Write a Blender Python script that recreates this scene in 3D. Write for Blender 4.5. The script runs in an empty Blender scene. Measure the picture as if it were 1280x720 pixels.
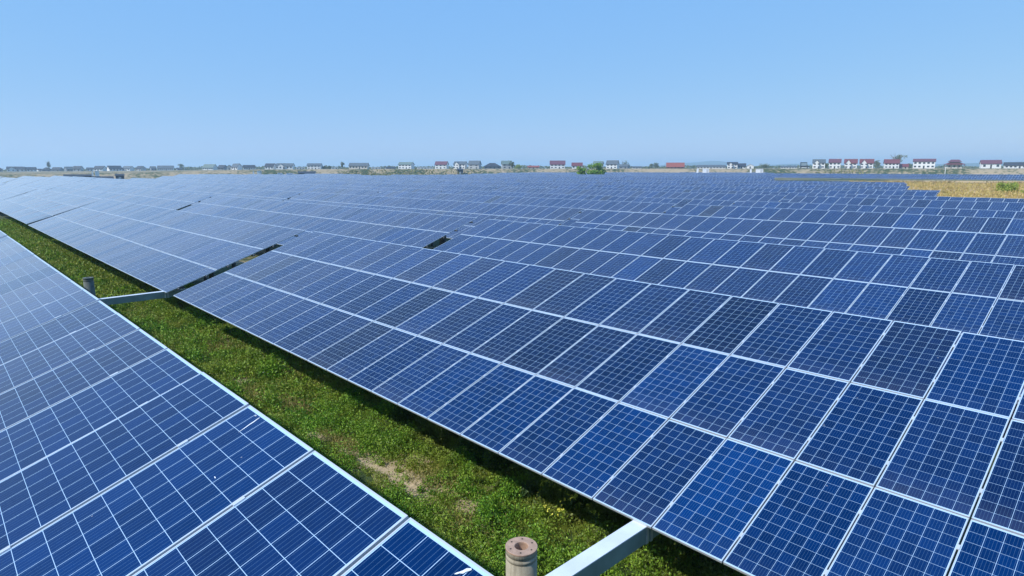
import bpy, math, random
import numpy as np
from mathutils import Vector, Matrix
random.seed(7); RNG = np.random.default_rng(11)
C = bpy.context.scene.collection
SC = bpy.context.scene
R = math.radians
# ------------------------------------------------------------------ camera, world, sun, exposure
G = 6.3                                   # height of the lens above the ground
F, YAW, PITCH, ROLL = 782.83, 2.387297, -0.188487, -0.00101
fw = Vector((math.cos(YAW)*math.cos(PITCH), math.sin(YAW)*math.cos(PITCH), math.sin(PITCH)))
rt = Vector((math.sin(YAW), -math.cos(YAW), 0)); up = rt.cross(fw)
rt2 = rt*math.cos(ROLL) + up*math.sin(ROLL); up2 = up*math.cos(ROLL) - rt*math.sin(ROLL)
cd = bpy.data.cameras.new('camera'); cam = bpy.data.objects.new('camera', cd); C.objects.link(cam)
cd.sensor_width = 36; cd.lens = F*36/1280; cd.clip_start = .05; cd.clip_end = 20000
M = Matrix((rt2, up2, -fw)).transposed().to_4x4(); M.translation = (0, 0, G); cam.matrix_world = M
SC.camera = cam
SUN_EL, SUN_DIR = R(45.5), Vector((-.26, -.966, 0)).normalized()
w = bpy.data.worlds.new('World'); SC.world = w; w.use_nodes = True
nt = w.node_tree; bg = nt.nodes['Background']
sky = nt.nodes.new('ShaderNodeTexSky'); sky.sky_type = 'NISHITA'; sky.sun_disc = False
sky.sun_elevation = SUN_EL; sky.sun_rotation = math.atan2(SUN_DIR.x, SUN_DIR.y)
sky.air_density = 1.0; sky.dust_density = .05; sky.ozone_density = 4.5; sky.altitude = 50
# the clear air of this day: the sky's contrast is milder and bluer than the model's
wm = nt.nodes.new('ShaderNodeVectorMath'); wm.operation = 'MULTIPLY_ADD'
wm.inputs[1].default_value = (.36, .25, .02); wm.inputs[2].default_value = (.95, 2.62, 6.1)
nt.links.new(sky.outputs[0], wm.inputs[0]); nt.links.new(wm.outputs[0], bg.inputs[0]); bg.inputs[1].default_value = .15
sl = bpy.data.lights.new('sun', 'SUN'); sl.energy = 4.6; sl.angle = R(.5); sl.color = (1, .975, .94)
so = bpy.data.objects.new('sun', sl); C.objects.link(so)
sv = Vector((SUN_DIR.x*math.cos(SUN_EL), SUN_DIR.y*math.cos(SUN_EL), math.sin(SUN_EL)))
so.rotation_euler = sv.to_track_quat('Z', 'Y').to_euler(); so.location = (0, 0, 60)
SC.view_settings.view_transform = 'Standard'; SC.view_settings.look = 'None'
SC.view_settings.exposure = 0.0; SC.view_settings.gamma = 1
SC.cycles.max_bounces = 6; SC.cycles.transparent_max_bounces = 6; SC.cycles.volume_bounces = 1
SC.cycles.use_denoising = True
HAZE = 0.00028

# ------------------------------------------------------------------ helpers
def tag(o, label=None, cat=None, group=None, kind=None):
    if label: o['label'] = label
    if cat: o['category'] = cat
    if group: o['group'] = group
    if kind: o['kind'] = kind
    return o
def empty(name, loc=(0, 0, 0), rz=0):
    o = bpy.data.objects.new(name, None); C.objects.link(o)
    o.location = loc; o.rotation_euler = (0, 0, rz); o.empty_display_size = .3; return o
def link(name, me, parent=None, mat=None):
    o = bpy.data.objects.new(name, me); C.objects.link(o)
    if parent: o.parent = parent
    if mat is not None and not me.materials: me.materials.append(mat)
    return o
class MB:
    """collects boxes, bars, tubes into one mesh"""
    def __init__(s): s.v = []; s.f = []; s.m = []
    def add(s, vs, fs, mi=0):
        n = len(s.v); s.v += [tuple(v) for v in vs]; s.f += [tuple(i+n for i in f) for f in fs]; s.m += [mi]*len(fs)
    def box(s, a, b, mi=0, mat=None):
        x0, y0, z0 = a; x1, y1, z1 = b
        vs = [Vector(p) for p in ((x0,y0,z0),(x1,y0,z0),(x1,y1,z0),(x0,y1,z0),(x0,y0,z1),(x1,y0,z1),(x1,y1,z1),(x0,y1,z1))]
        if mat is not None: vs = [mat @ v for v in vs]
        s.add(vs, [(3,2,1,0),(4,5,6,7),(0,1,5,4),(1,2,6,5),(2,3,7,6),(3,0,4,7)], mi)
    def tube(s, p, q, r0, r1=None, n=10, mi=0, cap=True):
        p = Vector(p); q = Vector(q); r1 = r0 if r1 is None else r1
        d = (q-p).normalized(); a = d.orthogonal().normalized(); b = d.cross(a)
        vs = []
        for c, r in ((p, r0), (q, r1)):
            vs += [c + (a*math.cos(t)+b*math.sin(t))*r for t in (2*math.pi*i/n for i in range(n))]
        fs = [(i, (i+1) % n, n+(i+1) % n, n+i) for i in range(n)]
        if cap: fs += [tuple(range(n-1, -1, -1)), tuple(range(n, 2*n))]
        s.add(vs, fs, mi)
    def lathe(s, prof, n=32, mi=0, c=(0, 0)):
        vs = [(c[0]+r*math.cos(2*math.pi*i/n), c[1]+r*math.sin(2*math.pi*i/n), z) for r, z in prof for i in range(n)]
        fs = []
        for k in range(len(prof)-1):
            for i in range(n):
                j = (i+1) % n; fs.append((k*n+i, k*n+j, (k+1)*n+j, (k+1)*n+i))
        s.add(vs, fs, mi)
    def mesh(s, name, mats, smooth=False):
        me = bpy.data.meshes.new(name); me.from_pydata(s.v, [], s.f)
        for m in mats: me.materials.append(m)
        me.polygons.foreach_set('material_index', s.m)
        if smooth: me.polygons.foreach_set('use_smooth', [True]*len(s.f))
        me.update(); return me
    def obj(s, name, mats, parent=None, smooth=False):
        if not isinstance(mats, (list, tuple)): mats = [mats]
        return link(name, s.mesh(name, mats, smooth), parent)

class NB:
    """small node-building aid"""
    def __init__(s, name):
        s.mat = bpy.data.materials.new(name); s.mat.use_nodes = True; s.t = s.mat.node_tree
        s.p = s.t.nodes['Principled BSDF']; s.out = s.t.nodes['Material Output']
    def n(s, ty, **kw):
        o = s.t.nodes.new(ty)
        for k, v in kw.items(): setattr(o, k, v)
        return o
    def put(s, sock, v):
        if isinstance(v, bpy.types.NodeSocket): s.t.links.new(v, sock)
        elif v is not None:
            if sock.type == 'RGBA' and not isinstance(v, (int, float)) and len(v) == 3: v = (*v, 1)
            sock.default_value = v
    def m(s, op, a, b=None, c=None, clamp=False):
        o = s.n('ShaderNodeMath', operation=op, use_clamp=clamp)
        s.put(o.inputs[0], a); s.put(o.inputs[1], b); s.put(o.inputs[2], c); return o.outputs[0]
    def mix(s, f, a, b):
        o = s.n('ShaderNodeMix', data_type='RGBA'); s.put(o.inputs[0], f); s.put(o.inputs[6], a); s.put(o.inputs[7], b); return o.outputs[2]
    def noise(s, vec=None, scale=5, detail=4, rough=.55):
        o = s.n('ShaderNodeTexNoise'); o.inputs['Scale'].default_value = scale; o.inputs['Detail'].default_value = detail
        o.inputs['Roughness'].default_value = rough
        if vec is not None: s.t.links.new(vec, o.inputs['Vector'])
        return o.outputs['Fac']
    def ramp(s, f, lo, hi, a=0., b=1.):
        o = s.n('ShaderNodeMapRange'); s.put(o.inputs[0], f); o.inputs[1].default_value = lo; o.inputs[2].default_value = hi
        o.inputs[3].default_value = a; o.inputs[4].default_value = b; return o.outputs[0]
    def bump(s, h, strength=.3, dist=.02):
        o = s.n('ShaderNodeBump'); o.inputs['Strength'].default_value = strength; o.inputs['Distance'].default_value = dist
        s.t.links.new(h, o.inputs['Height']); s.t.links.new(o.outputs[0], s.p.inputs['Normal'])
    def pos(s): return s.n('ShaderNodeNewGeometry').outputs['Position']
    def objc(s): return s.n('ShaderNodeTexCoord').outputs['Object']
def simple(name, col, rough=.6, metal=0., var=.15, scale=3., bump=0.):
    b = NB(name); f = b.noise(b.objc(), scale, 5)
    b.put(b.p.inputs['Base Color'], b.mix(b.ramp(f, .3, .7), tuple(c*(1-var) for c in col), tuple(min(1, c*(1+var)) for c in col)))
    b.p.inputs['Roughness'].default_value = rough; b.p.inputs['Metallic'].default_value = metal
    if bump: b.bump(b.noise(b.objc(), scale*8, 5), bump)
    return b.mat

# ------------------------------------------------------------------ module dimensions and panel materials
MW, MH, PX, PY = .992, 2.020, 1.012, 2.0406
TH = .336506
def panel_material(far):
    b = NB('solar_cell_glass_far' if far else 'solar_cell_glass')
    uv = b.n('ShaderNodeUVMap').outputs[0]; sp = b.n('ShaderNodeSeparateXYZ'); b.t.links.new(uv, sp.inputs[0])
    U, V = sp.outputs[0], sp.outputs[1]
    fu, fv = b.m('FRACT', U), b.m('FRACT', V)
    x = b.m('MULTIPLY', fu, MW); y = b.m('MULTIPLY', fv, MH)
    cx = b.m('DIVIDE', b.m('SUBTRACT', x, .015), .16033); cy = b.m('DIVIDE', b.m('SUBTRACT', y, .024), .16433)
    def line(c, half):       # 1 on a gap line at whole numbers of c
        d = b.m('ABSOLUTE', b.m('SUBTRACT', b.m('FRACT', b.m('ADD', c, .5)), .5))
        return b.m('LESS_THAN', d, half)
    lx, ly = line(cx, .0115), line(cy, .0095)
    outx = b.m('MAXIMUM', b.m('LESS_THAN', cx, 0.), b.m('GREATER_THAN', cx, 6.))
    outy = b.m('MAXIMUM', b.m('LESS_THAN', cy, 0.), b.m('GREATER_THAN', cy, 12.))
    white = b.m('MAXIMUM', b.m('MAXIMUM', lx, ly), b.m('MAXIMUM', outx, outy))
    bus = line(b.m('ADD', b.m('MULTIPLY', cx, 5.), .5), .033)
    info = b.n('ShaderNodeObjectInfo')
    cells = b.n('ShaderNodeCombineXYZ'); b.put(cells.inputs[0], b.m('FLOOR', b.m('ADD', b.m('MULTIPLY', b.m('FLOOR', U), 6), cx)))
    b.put(cells.inputs[1], b.m('FLOOR', b.m('ADD', b.m('MULTIPLY', b.m('FLOOR', V), 12), cy))); b.put(cells.inputs[2], b.m('MULTIPLY', info.outputs['Random'], 91.))
    cw = b.n('ShaderNodeTexWhiteNoise'); b.t.links.new(cells.outputs[0], cw.inputs[0]); crand = cw.outputs[0]
    if far:
        mi = b.n('ShaderNodeCombineXYZ'); b.put(mi.inputs[0], b.m('FLOOR', U)); b.put(mi.inputs[1], b.m('FLOOR', V)); b.put(mi.inputs[2], b.m('MULTIPLY', info.outputs['Random'], 57.))
        wn = b.n('ShaderNodeTexWhiteNoise'); b.t.links.new(mi.outputs[0], wn.inputs[0])
        s2 = b.n('ShaderNodeSeparateXYZ'); b.t.links.new(wn.outputs[1], s2.inputs[0])
        dark = b.m('MULTIPLY', b.ramp(s2.outputs[0], .88, .97), .5); hue = s2.outputs[1]; dust = b.m('MULTIPLY', s2.outputs[2], .7)
    else:
        s2 = b.n('ShaderNodeSeparateColor'); b.t.links.new(info.outputs['Color'], s2.inputs[0])
        dark, hue, dust = s2.outputs[0], s2.outputs[1], s2.outputs[2]
    blue = b.mix(hue, (.0001, .0120, .060), (.0002, .0300, .132))
    blue = b.mix(dark, blue, (.0022, .0080, .032))
    n1 = b.noise(uv, 26, 3); 
    hsv = b.n('ShaderNodeHueSaturation'); b.put(hsv.inputs['Color'], blue)
    b.put(hsv.inputs['Value'], b.m('ADD', b.ramp(crand, 0, 1, .84, 1.16), b.ramp(n1, .3, .7, -.08, .08)))
    col = b.mix(b.m('MULTIPLY', bus, .24), hsv.outputs[0], (.22, .42, .60))
    col = b.mix(white, col, (.40, .58, .76))
    # dust film: a thin even film, thicker along the lower rail where rain leaves it
    objp = b.objc()
    dn = b.noise(objp, 2.2, 5, .6)
    low = b.ramp(b.m('ADD', fv, b.m('MULTIPLY', b.m('SUBTRACT', dn, .5), .30)), .30, .0)
    lowm = b.m('MULTIPLY', b.m('POWER', b.m('MAXIMUM', low, 0.), 1.6), .045)
    film = b.m('ADD', b.m('MULTIPLY', b.m('MULTIPLY', dust, b.ramp(dn, .25, .75, .5, 1.)), .010), b.m('MULTIPLY', lowm, b.m('ADD', .35, dust)))
    vor = b.n('ShaderNodeTexVoronoi'); vor.inputs['Scale'].default_value = 2.6
    b.t.links.new(b.n('ShaderNodeNewGeometry').outputs['Position'], vor.inputs['Vector'])
    spot = b.m('MULTIPLY', b.m('LESS_THAN', vor.outputs['Distance'], .028), .5)
    # dust film plus silvery glare at flat view angles, painted into the colour
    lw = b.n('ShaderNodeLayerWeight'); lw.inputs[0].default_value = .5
    glare_veil = b.m('MULTIPLY', b.m('POWER', lw.outputs['Facing'], 7.5), b.m('ADD', .70, b.m('MULTIPLY', dust, .7), None, True))
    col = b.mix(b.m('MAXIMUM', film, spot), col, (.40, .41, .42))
    col = b.mix(glare_veil, col, (.52, .51, .475))
    b.put(b.p.inputs['Base Color'], col)
    b.put(b.p.inputs['Roughness'], b.m('ADD', .085, b.m('MULTIPLY', dust, .13))); b.p.inputs['IOR'].default_value = 1.45; b.p.inputs['Specular IOR Level'].default_value = .14   # anti-reflective glass
    return b.mat
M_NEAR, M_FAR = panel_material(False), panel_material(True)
M_ALU = simple('anodised_aluminium', (.62, .65, .69), .35, .35, .06)
M_BACK = simple('backsheet', (.55, .56, .57), .6)
M_GALV = simple('galvanised_steel', (.46, .50, .52), .45, .5, .18, 6)
M_GIRD_SHADE = simple('shaded_girder_green_grey', (.17, .235, .225), .5, .1, .15, 3)  # beam sides: their shade is painted in as a darker tone
M_POST = simple('dull_post_steel', (.10, .11, .115), .7, 0, .2, 5)
M_BEAM_LIT = simple('sunlit_beam_top', (.72, .76, .80), .4, .15, .08, 2.5)  # pale tone painting in the sunlit beam top
M_CONC = simple('precast_concrete', (.36, .345, .31), .85, 0, .2, 4, .3)

def set_uv(me, uvs):
    l = me.uv_layers.new(name='UVMap'); l.data.foreach_set('uv', np.asarray(uvs, dtype=np.float32).ravel())

def glass_mesh():
    mb = MB(); i = .008; z = -.002
    mb.box((i, i, z-.005), (MW-i, MH-i, z), 1)
    me = mb.mesh('solar_panel', [M_NEAR, M_BACK])
    me.polygons[1].material_index = 0
    uv = []
    for p in me.polygons:
        for li in p.loop_indices:
            v = me.vertices[me.loops[li].vertex_index].co; uv.append((v.x/MW, v.y/MH))
    set_uv(me, uv); return me
def frame_into(mb, mi=0):
    t, d = .0095, .035
    mb.box((0, 0, -d), (MW, t, 0), mi); mb.box((0, MH-t, -d), (MW, MH, 0), mi)
    mb.box((0, t, -d), (t, MH-t, 0), mi); mb.box((MW-t, t, -d), (MW, MH-t, 0), mi)
    for fy in (.24, .76):                      # mid clamps bridging to the next module
        mb.box((MW-.006, MH*fy-.035, -.01), (MW+.026, MH*fy+.035, .006), mi)
ME_GLASS = glass_mesh()
_f = MB(); frame_into(_f); ME_FRAME = _f.mesh('frame', [M_ALU])
def framed_mesh():
    mb = MB(); i = .008; z = -.002
    mb.box((i, i, z-.005), (MW-i, MH-i, z), 1); frame_into(mb, 2)
    me = mb.mesh('solar_panel_framed', [M_NEAR, M_BACK, M_ALU]); me.polygons[1].material_index = 0
    uv = []
    for p in me.polygons:
        for li in p.loop_indices:
            v = me.vertices[me.loops[li].vertex_index].co; uv.append((v.x/MW, v.y/MH))
    set_uv(me, uv); return me
ME_FRAMED = framed_mesh()
def array_mesh(cols, rows=(0, 1, 2), seed=0, jit=.0022, c0=0):
    """all modules of a far table in one mesh, each with its own slight lie"""
    rg = random.Random(seed); mb = MB(); uvl = []
    for c in range(c0, c0+cols):
        for r in rows:
            x0, y0 = c*PX, r*PY; x1, y1 = x0+MW, y0+MH; t = .014
            a, bb = rg.gauss(0, jit), rg.gauss(0, jit)
            def z(x, y): return (x-x0-MW/2)*a + (y-y0-MH/2)*bb
            o = [(x0,y0),(x1,y0),(x1,y1),(x0,y1)]; q = [(x0+t,y0+t),(x1-t,y0+t),(x1-t,y1-t),(x0+t,y1-t)]
            vs = [(X, Y, z(X, Y)-.035) for X, Y in o] + [(X, Y, z(X, Y)) for X, Y in o] + [(X, Y, z(X, Y)-.001) for X, Y in q]
            n = len(mb.v)
            mb.add(vs, [(3,2,1,0)], 1)
            mb.f += [tuple(i+n for i in f) for f in ((0,1,5,4),(1,2,6,5),(2,3,7,6),(3,0,4,7),(4,5,9,8),(5,6,10,9),(6,7,11,10),(7,4,8,11))]; mb.m += [2]*8
            mb.f += [tuple(i+n for i in (8,9,10,11))]; mb.m += [0]
            uvl.append((c, r))
    me = mb.mesh('solar_array', [M_FAR, M_BACK, M_ALU])
    uv = np.zeros((len(me.loops), 2), np.float32); k = 0
    e = .014
    for (c, r) in uvl:
        k += 4+32
        for (a, b_) in ((e/MW, e/MH), (1-e/MW, e/MH), (1-e/MW, 1-e/MH), (e/MW, 1-e/MH)):
            uv[k] = (c+a, r+b_); k += 1
    set_uv(me, uv); return me

def support_pieces(tab, L, zlow, split, tilt=0., roll=0.):
    """posts, rafters and purlins under a table; tab's origin is at ground under the low edge's left end"""
    D = 3*PY; c, s = math.cos(TH+tilt), math.sin(TH+tilt)
    def P(x, v, d): return Vector((x, v*c + d*s, zlow + v*s - d*c))     # d metres below the glass
    T = Matrix.Translation((0, 0, zlow)) @ Matrix.Rotation(roll, 4, 'Y') @ Matrix.Rotation(TH+tilt, 4, 'X')
    allm = MB(); nb = max(2, round(L/5.06))
    def emit(mb, name, mat):
        if split: mb.obj(name, mat, tab)
        else: allm.v, allm.f, allm.m = allm.v+mb.v, allm.f+[tuple(i+len(allm.v) for i in f) for f in mb.f], allm.m+mb.m
    for r in range(3):
        for fv in (.22, .78):
            v = r*PY + MH*fv; mb = MB(); mb.box((-.10, v-.03, -.10), (L+.10, v+.03, -.037), 0, T); emit(mb, 'purlin', M_GALV)
    for i in range(nb+1):
        x = 1.7 + (L-3.4)*i/nb
        mb = MB(); mb.box((x-.04, .15, -.24), (x+.04, D-.15, -.102), 0, T); emit(mb, 'rafter', M_POST)
        for v in (2.3, 5.0):
            p = P(x, v, .24); mb = MB(); mb.tube((x, p.y, -.3), (x, p.y, p.z-.05), .11, n=12); emit(mb, 'post', M_POST)
    if not split: allm.obj('support_frame', M_POST, tab)

NEAR_DARK = {}   # (row, module column, module tier) -> dark module seen in the photograph
def solar_table(x0, y0, zlow, cols, label, group, detail, left_to_right_keep=None, key=None, seed=0, tilt=0., roll=0., jitter=.0022, dark_share=.035, split=True):
    """detail 2: every module with its frame; 1: every module one mesh; 0: one mesh for the array"""
    L = (cols-1)*PX + MW; rg = random.Random(seed)
    if detail == 0:
        o = link('solar_table', FARS[(cols, seed % 4)]); o.location = (x0, y0, zlow)
        o.rotation_euler = (TH+tilt, roll, 0); tag(o, label, 'solar table', group)
        return o
    t = empty('solar_table', (x0, y0, 0)); tag(t, label, 'solar table', group)
    k0 = max(0, cols-33)
    Ry = Matrix.Rotation(roll, 4, 'Y')
    for r in range(3):
        for cc in range(k0, cols):
            me = ME_GLASS if detail == 2 else ME_FRAMED
            o = link('solar_panel', me, t)
            v = r*PY
            o.location = Ry @ Vector((cc*PX, v*math.cos(TH+tilt), v*math.sin(TH+tilt))) + Vector((0, 0, zlow))
            o.rotation_euler = (TH+tilt+rg.gauss(0, jitter), roll+rg.gauss(0, jitter), 0)
            dk = rg.uniform(.4, .9) if rg.random() < dark_share else rg.random()*.12
            if key is not None:
                if (key, cc, r) in NEAR_DARK: dk = NEAR_DARK[(key, cc, r)]
                elif key == 'fore': dk = rg.random()*.1
            o.color = (dk, min(1, max(0, rg.gauss(.5, .17))), rg.random()**1.5, 1)
            if detail == 2: link('frame', ME_FRAME, o)
    if k0:
        me = array_mesh(k0, seed=seed); o = link('solar_panel', me, t); o.location = (0, 0, zlow); o.rotation_euler = (TH+tilt, roll, 0); o['kind'] = 'stuff'
    support_pieces(t, L, zlow, detail == 2 and split, tilt, roll)
    return t
FARS = {}

# ------------------------------------------------------------------ ground
PXE = [(-200, 2.6), (0, 2.9), (150, 3.6), (330, 5.6), (430, 6.0), (640, 6.15), (1280, 6.0), (1500, 6.0)]
def az_of_px(px): return YAW - math.atan((px-640)/F)
def px_of_az(a):
    d = a-YAW; d = (d+math.pi) % (2*math.pi) - math.pi
    return 640 - F*math.tan(d) if abs(d) < 1.2 else (-200 if d > 0 else 1500)
def elev(x, y):
    r = math.hypot(x, y); px = px_of_az(math.atan2(y, x))
    e = np.interp(px, [p[0] for p in PXE], [p[1] for p in PXE])
    f = min(1, max(0, (r-472)/26)); f = f*f*(3-2*f)
    return e*f
def at(px, D):
    a = az_of_px(px); k = 1/math.cos(a-YAW) if abs(a-YAW) < 1.2 else 1
    return D*k*math.cos(a), D*k*math.sin(a)
def at_r(px, r):
    a = az_of_px(px); return r*math.cos(a), r*math.sin(a)

def ground_mat():
    b = NB('field_ground'); p = b.pos()
    big = b.noise(p, .035, 5); mid = b.noise(p, .5, 6, .65); fine = b.noise(p, 9, 6, .7)
    ln = b.n('ShaderNodeVectorMath', operation='LENGTH'); b.t.links.new(p, ln.inputs[0]); far = b.ramp(ln.outputs['Value'], 440, 475, 0, .10)   # the bank is drier
    soil = b.mix(b.ramp(fine, .3, .7), (.30, .225, .13), (.46, .36, .225))
    green = b.mix(b.ramp(fine, .3, .7), (.020, .040, .008), (.055, .085, .018))
    col = b.mix(b.ramp(b.m('ADD', mid, b.m('ADD', b.m('MULTIPLY', b.m('SUBTRACT', big, .5), .8), far)), .52, .66), green, soil)
    b.put(b.p.inputs['Base Color'], col); b.p.inputs['Roughness'].default_value = .95
    b.bump(b.m('ADD', fine, b.m('MULTIPLY', mid, 3.)), .6, .05); return b.mat
def build_ground():
    rad = [0, 3, 6, 9, 12, 16, 22, 30, 45, 70, 110, 170, 250, 340, 430, 470, 474, 478, 483, 488, 493, 498, 502, 520, 560, 640, 800, 1100, 1700, 2800, 4500, 7000]
    n = 240; vs = [(0, 0, 0)]; fs = []
    for r in rad[1:]:
        for i in range(n):
            a = 2*math.pi*i/n; x, y = r*math.cos(a), r*math.sin(a); vs.append((x, y, elev(x, y)))
    for i in range(n): fs.append((0, 1+i, 1+(i+1) % n))
    for k in range(len(rad)-2):
        for i in range(n):
            a = 1+k*n+i; c = 1+k*n+(i+1) % n; fs.append((a, a+n, c+n, c))
    me = bpy.data.meshes.new('ground'); me.from_pydata(vs, [], fs); me.materials.append(ground_mat())
    me.polygons.foreach_set('use_smooth', [True]*len(fs)); me.update()
    tag(link('ground', me), kind='structure')
build_ground()
# bare sand clearing beyond the rows on the right, and the worn sandy strip past it
def sand_mat():
    b = NB('dry_sand'); p = b.pos(); f = b.noise(p, .06, 6, .6); g = b.noise(p, 1.2, 6, .7); h = b.noise(p, .4, 3)
    c = b.mix(b.ramp(f, .3, .7), (.46, .29, .105), (.58, .40, .19))
    c = b.mix(b.ramp(g, .58, .72), c, (.27, .20, .10))
    c = b.mix(b.m('MULTIPLY', b.ramp(h, .60, .70), b.ramp(f, .45, .6)), c, (.16, .17, .05))
    b.put(b.p.inputs['Base Color'], c); b.p.inputs['Roughness'].default_value = .95; b.bump(g, .5, .1); return b.mat
def sheet(name, pts, z, mat):
    me = bpy.data.meshes.new(name); me.from_pydata([(x, y, z) for x, y in pts], [], [tuple(range(len(pts)))]); me.materials.append(mat)
    return tag(link(name, me), kind='structure')
M_SAND = sand_mat()
_sp = [(30, 74), (-12, 76), (-17, 84), (-19, 104), (-27, 106), (-40, 145), (-66, 149), (-60, 172), (-94, 268), (-112, 320), (-95, 380), (-60, 400), (0, 390), (40, 330), (60, 180), (45, 110)]
sheet('sand_clearing', _sp, .004, M_SAND)

# haze over the plain
hb = MB(); hb.box((-7200, -300, -1), (2600, 7200, 90))
hz = NB('haze'); hz.t.nodes.remove(hz.p); pv = hz.n('ShaderNodeVolumePrincipled')
pv.inputs['Color'].default_value = (.62, .84, 1, 1); pv.inputs['Density'].default_value = HAZE; pv.inputs['Anisotropy'].default_value = .2
hz.t.links.new(pv.outputs[0], hz.out.inputs['Volume'])
if HAZE: tag(hb.obj('haze', hz.mat), kind='stuff')

# ------------------------------------------------------------------ the solar tables
ORD = ['first', 'second', 'third', 'fourth', 'fifth', 'sixth', 'seventh', 'eighth', 'ninth', 'tenth', 'eleventh', 'twelfth', 'thirteenth', 'fourteenth', 'fifteenth', 'sixteenth', 'seventeenth', 'eighteenth', 'nineteenth', 'twentieth']
def ordn(i):
    if i < 20: return ORD[i]
    return ('twenty-' if i < 29 else 'thirty-' if i > 29 else 'thirtieth') + (ORD[(i+1) % 10 - 1] if i != 29 else '')
ZL = G - 4.6547; X0, Y0 = -6.2476, 6.5049; PIT = 9.735
# foreground table and its neighbour
fx, fy, fz = -2.3731, 1.5673, G-1.6624
yb, zb = fy-3*PY*math.cos(TH), fz-3*PY*math.sin(TH)
for k, v in {(0, -8): 1, (0, -7): .35, (1, -5): .5, (1, -4): .75, (1, -3): .9, (1, -2): .6, (1, -1): .55, (1, -10): .3,
             (2, -5): .8, (2, -4): .85, (2, -2): .5, (2, -1): .45, (2, 0): 1, (2, 1): .4, (2, 3): .65, (2, 4): .0}.items():
    NEAR_DARK[('first', k[1]+19, k[0])] = v*.75
FORE = solar_table(fx-22*PX, yb, zb, 33, 'dark blue solar table filling the near left foreground beside the grass aisle', 'solar tables in rows', 2, key='fore', seed=3)
solar_table(fx-22*PX-41.4, yb, zb+.02, 40, 'solar table just outside the left edge, continuing the foreground row', 'solar tables in rows', 1, seed=4)
LIM = [(-300, 330), (0, 330), (90, 330), (110, 250), (215, 250), (240, 360), (420, 360), (440, 285), (590, 290), (600, 330), (650, 440), (960, 440), (970, 440), (1300, 170)]
def limit(px): return np.interp(px, [a for a, _ in LIM], [b for _, b in LIM])
plan = []
for k in range(0, 46):
    y = Y0 + PIT*k; z = ZL + RNG.normal(0, .045)*(k > 0)*min(1, k/2); ox = {0: 0, 1: .25}.get(k, RNG.uniform(-.45, .45))
    if k == 1: z = ZL
    if k == 2: z = ZL+.05
    lst = []
    xr_max = None
    if k in (7, 8): xr_max = -17.5 - (k-7)*2.2
    elif 9 <= k <= 13: xr_max = -.275*y
    elif 14 <= k: xr_max = -.47*y + RNG.uniform(-5, 5)
    if k in (32, 33): xr_max = -24
    for c in range(0, 13):
        xl = X0 - 19*PX + ox - 41.4*c; cols = 33 if c == 0 else 40
        xr = xl + (cols-1)*PX + MW
        if xr_max is not None:
            if xl > xr_max-4: continue
            if xr > xr_max: cols = max(3, int((xr_max-xl)/PX)); xr = xl+(cols-1)*PX+MW
        xm, ym = (xl+xr)/2, y+2.9
        px = px_of_az(math.atan2(ym, xm)); r = math.hypot(xm, ym)
        pxr = px_of_az(math.atan2(ym, min(xr, 5))); pxl = px_of_az(math.atan2(ym, xl))
        if pxr < -90: continue
        if pxl > 1420: continue
        if not (k in (32, 33) and px > 940) and r > limit(px) + RNG.uniform(-6, 6): continue
        
        
        near = math.hypot(min(0, xr) if xr < 0 else 0, y)
        lst.append((xl, y, z + RNG.normal(0, .012), cols, near, c))
    plan.append((k, lst))
total = sum(len(l) for _, l in plan)
cnt = 0
allt = sorted([(t[4], k, i) for k, l in plan for i, t in enumerate(l)])
keep = set((k, i) for _, k, i in allt[:296])
print('TABLES', total)
shapes = set(t[3] for k, l in plan for i, t in enumerate(l))
for cols in shapes:
    for s in range(4): FARS[(cols, s)] = array_mesh(cols, seed=s+10*cols, jit=.003)
for k, l in plan:
    for i, (xl, y, z, cols, near, c) in enumerate(l):
        det = 2 if near < 26 and k < 2 else 1 if near < 95 else 0
        sheen = 'deep blue' if k < 8 and i == 0 else 'blue' if i < 2 else 'pale hazy grey-blue' if i > 3 else 'greyish blue'
        if k == 0:
            lab = ['deep blue solar table across the grass aisle, front row, running out at lower right',
                   'grey-blue solar table across the grass aisle, front row, left of the first dark gap',
                   'pale grey solar table across the grass aisle, front row, left of the second dark gap'][i] if i < 3 else f'pale hazy solar table, front row across the grass aisle, {ordn(i)} from the right'
        elif i == 0: lab = f'{sheen} solar table at the right end of the {ordn(k)} row behind the front row'
        else: lab = f'{sheen} solar table, {ordn(k-1)} row behind the front row, {ordn(i)} from the right'
        if i == 0 and k: lab = f'{sheen} solar table at the right end of the {ordn(k-1)} row behind the front row'
        tl, rl = float(RNG.normal(0, .0035)), float(RNG.normal(0, .0008))
        if k < 2 and c == 0: tl = rl = 0
        if c >= 1: tl = float(RNG.normal(0, .007))
        if (k, i) not in keep: continue
        solar_table(xl, y, z, cols, lab, 'solar tables in rows', det, key='first' if (k == 0 and c == 0) else None, seed=100+k*17+i, tilt=tl, roll=rl, jitter=.0016 if k < 3 and c == 0 else .003)
        cnt += 1

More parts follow.
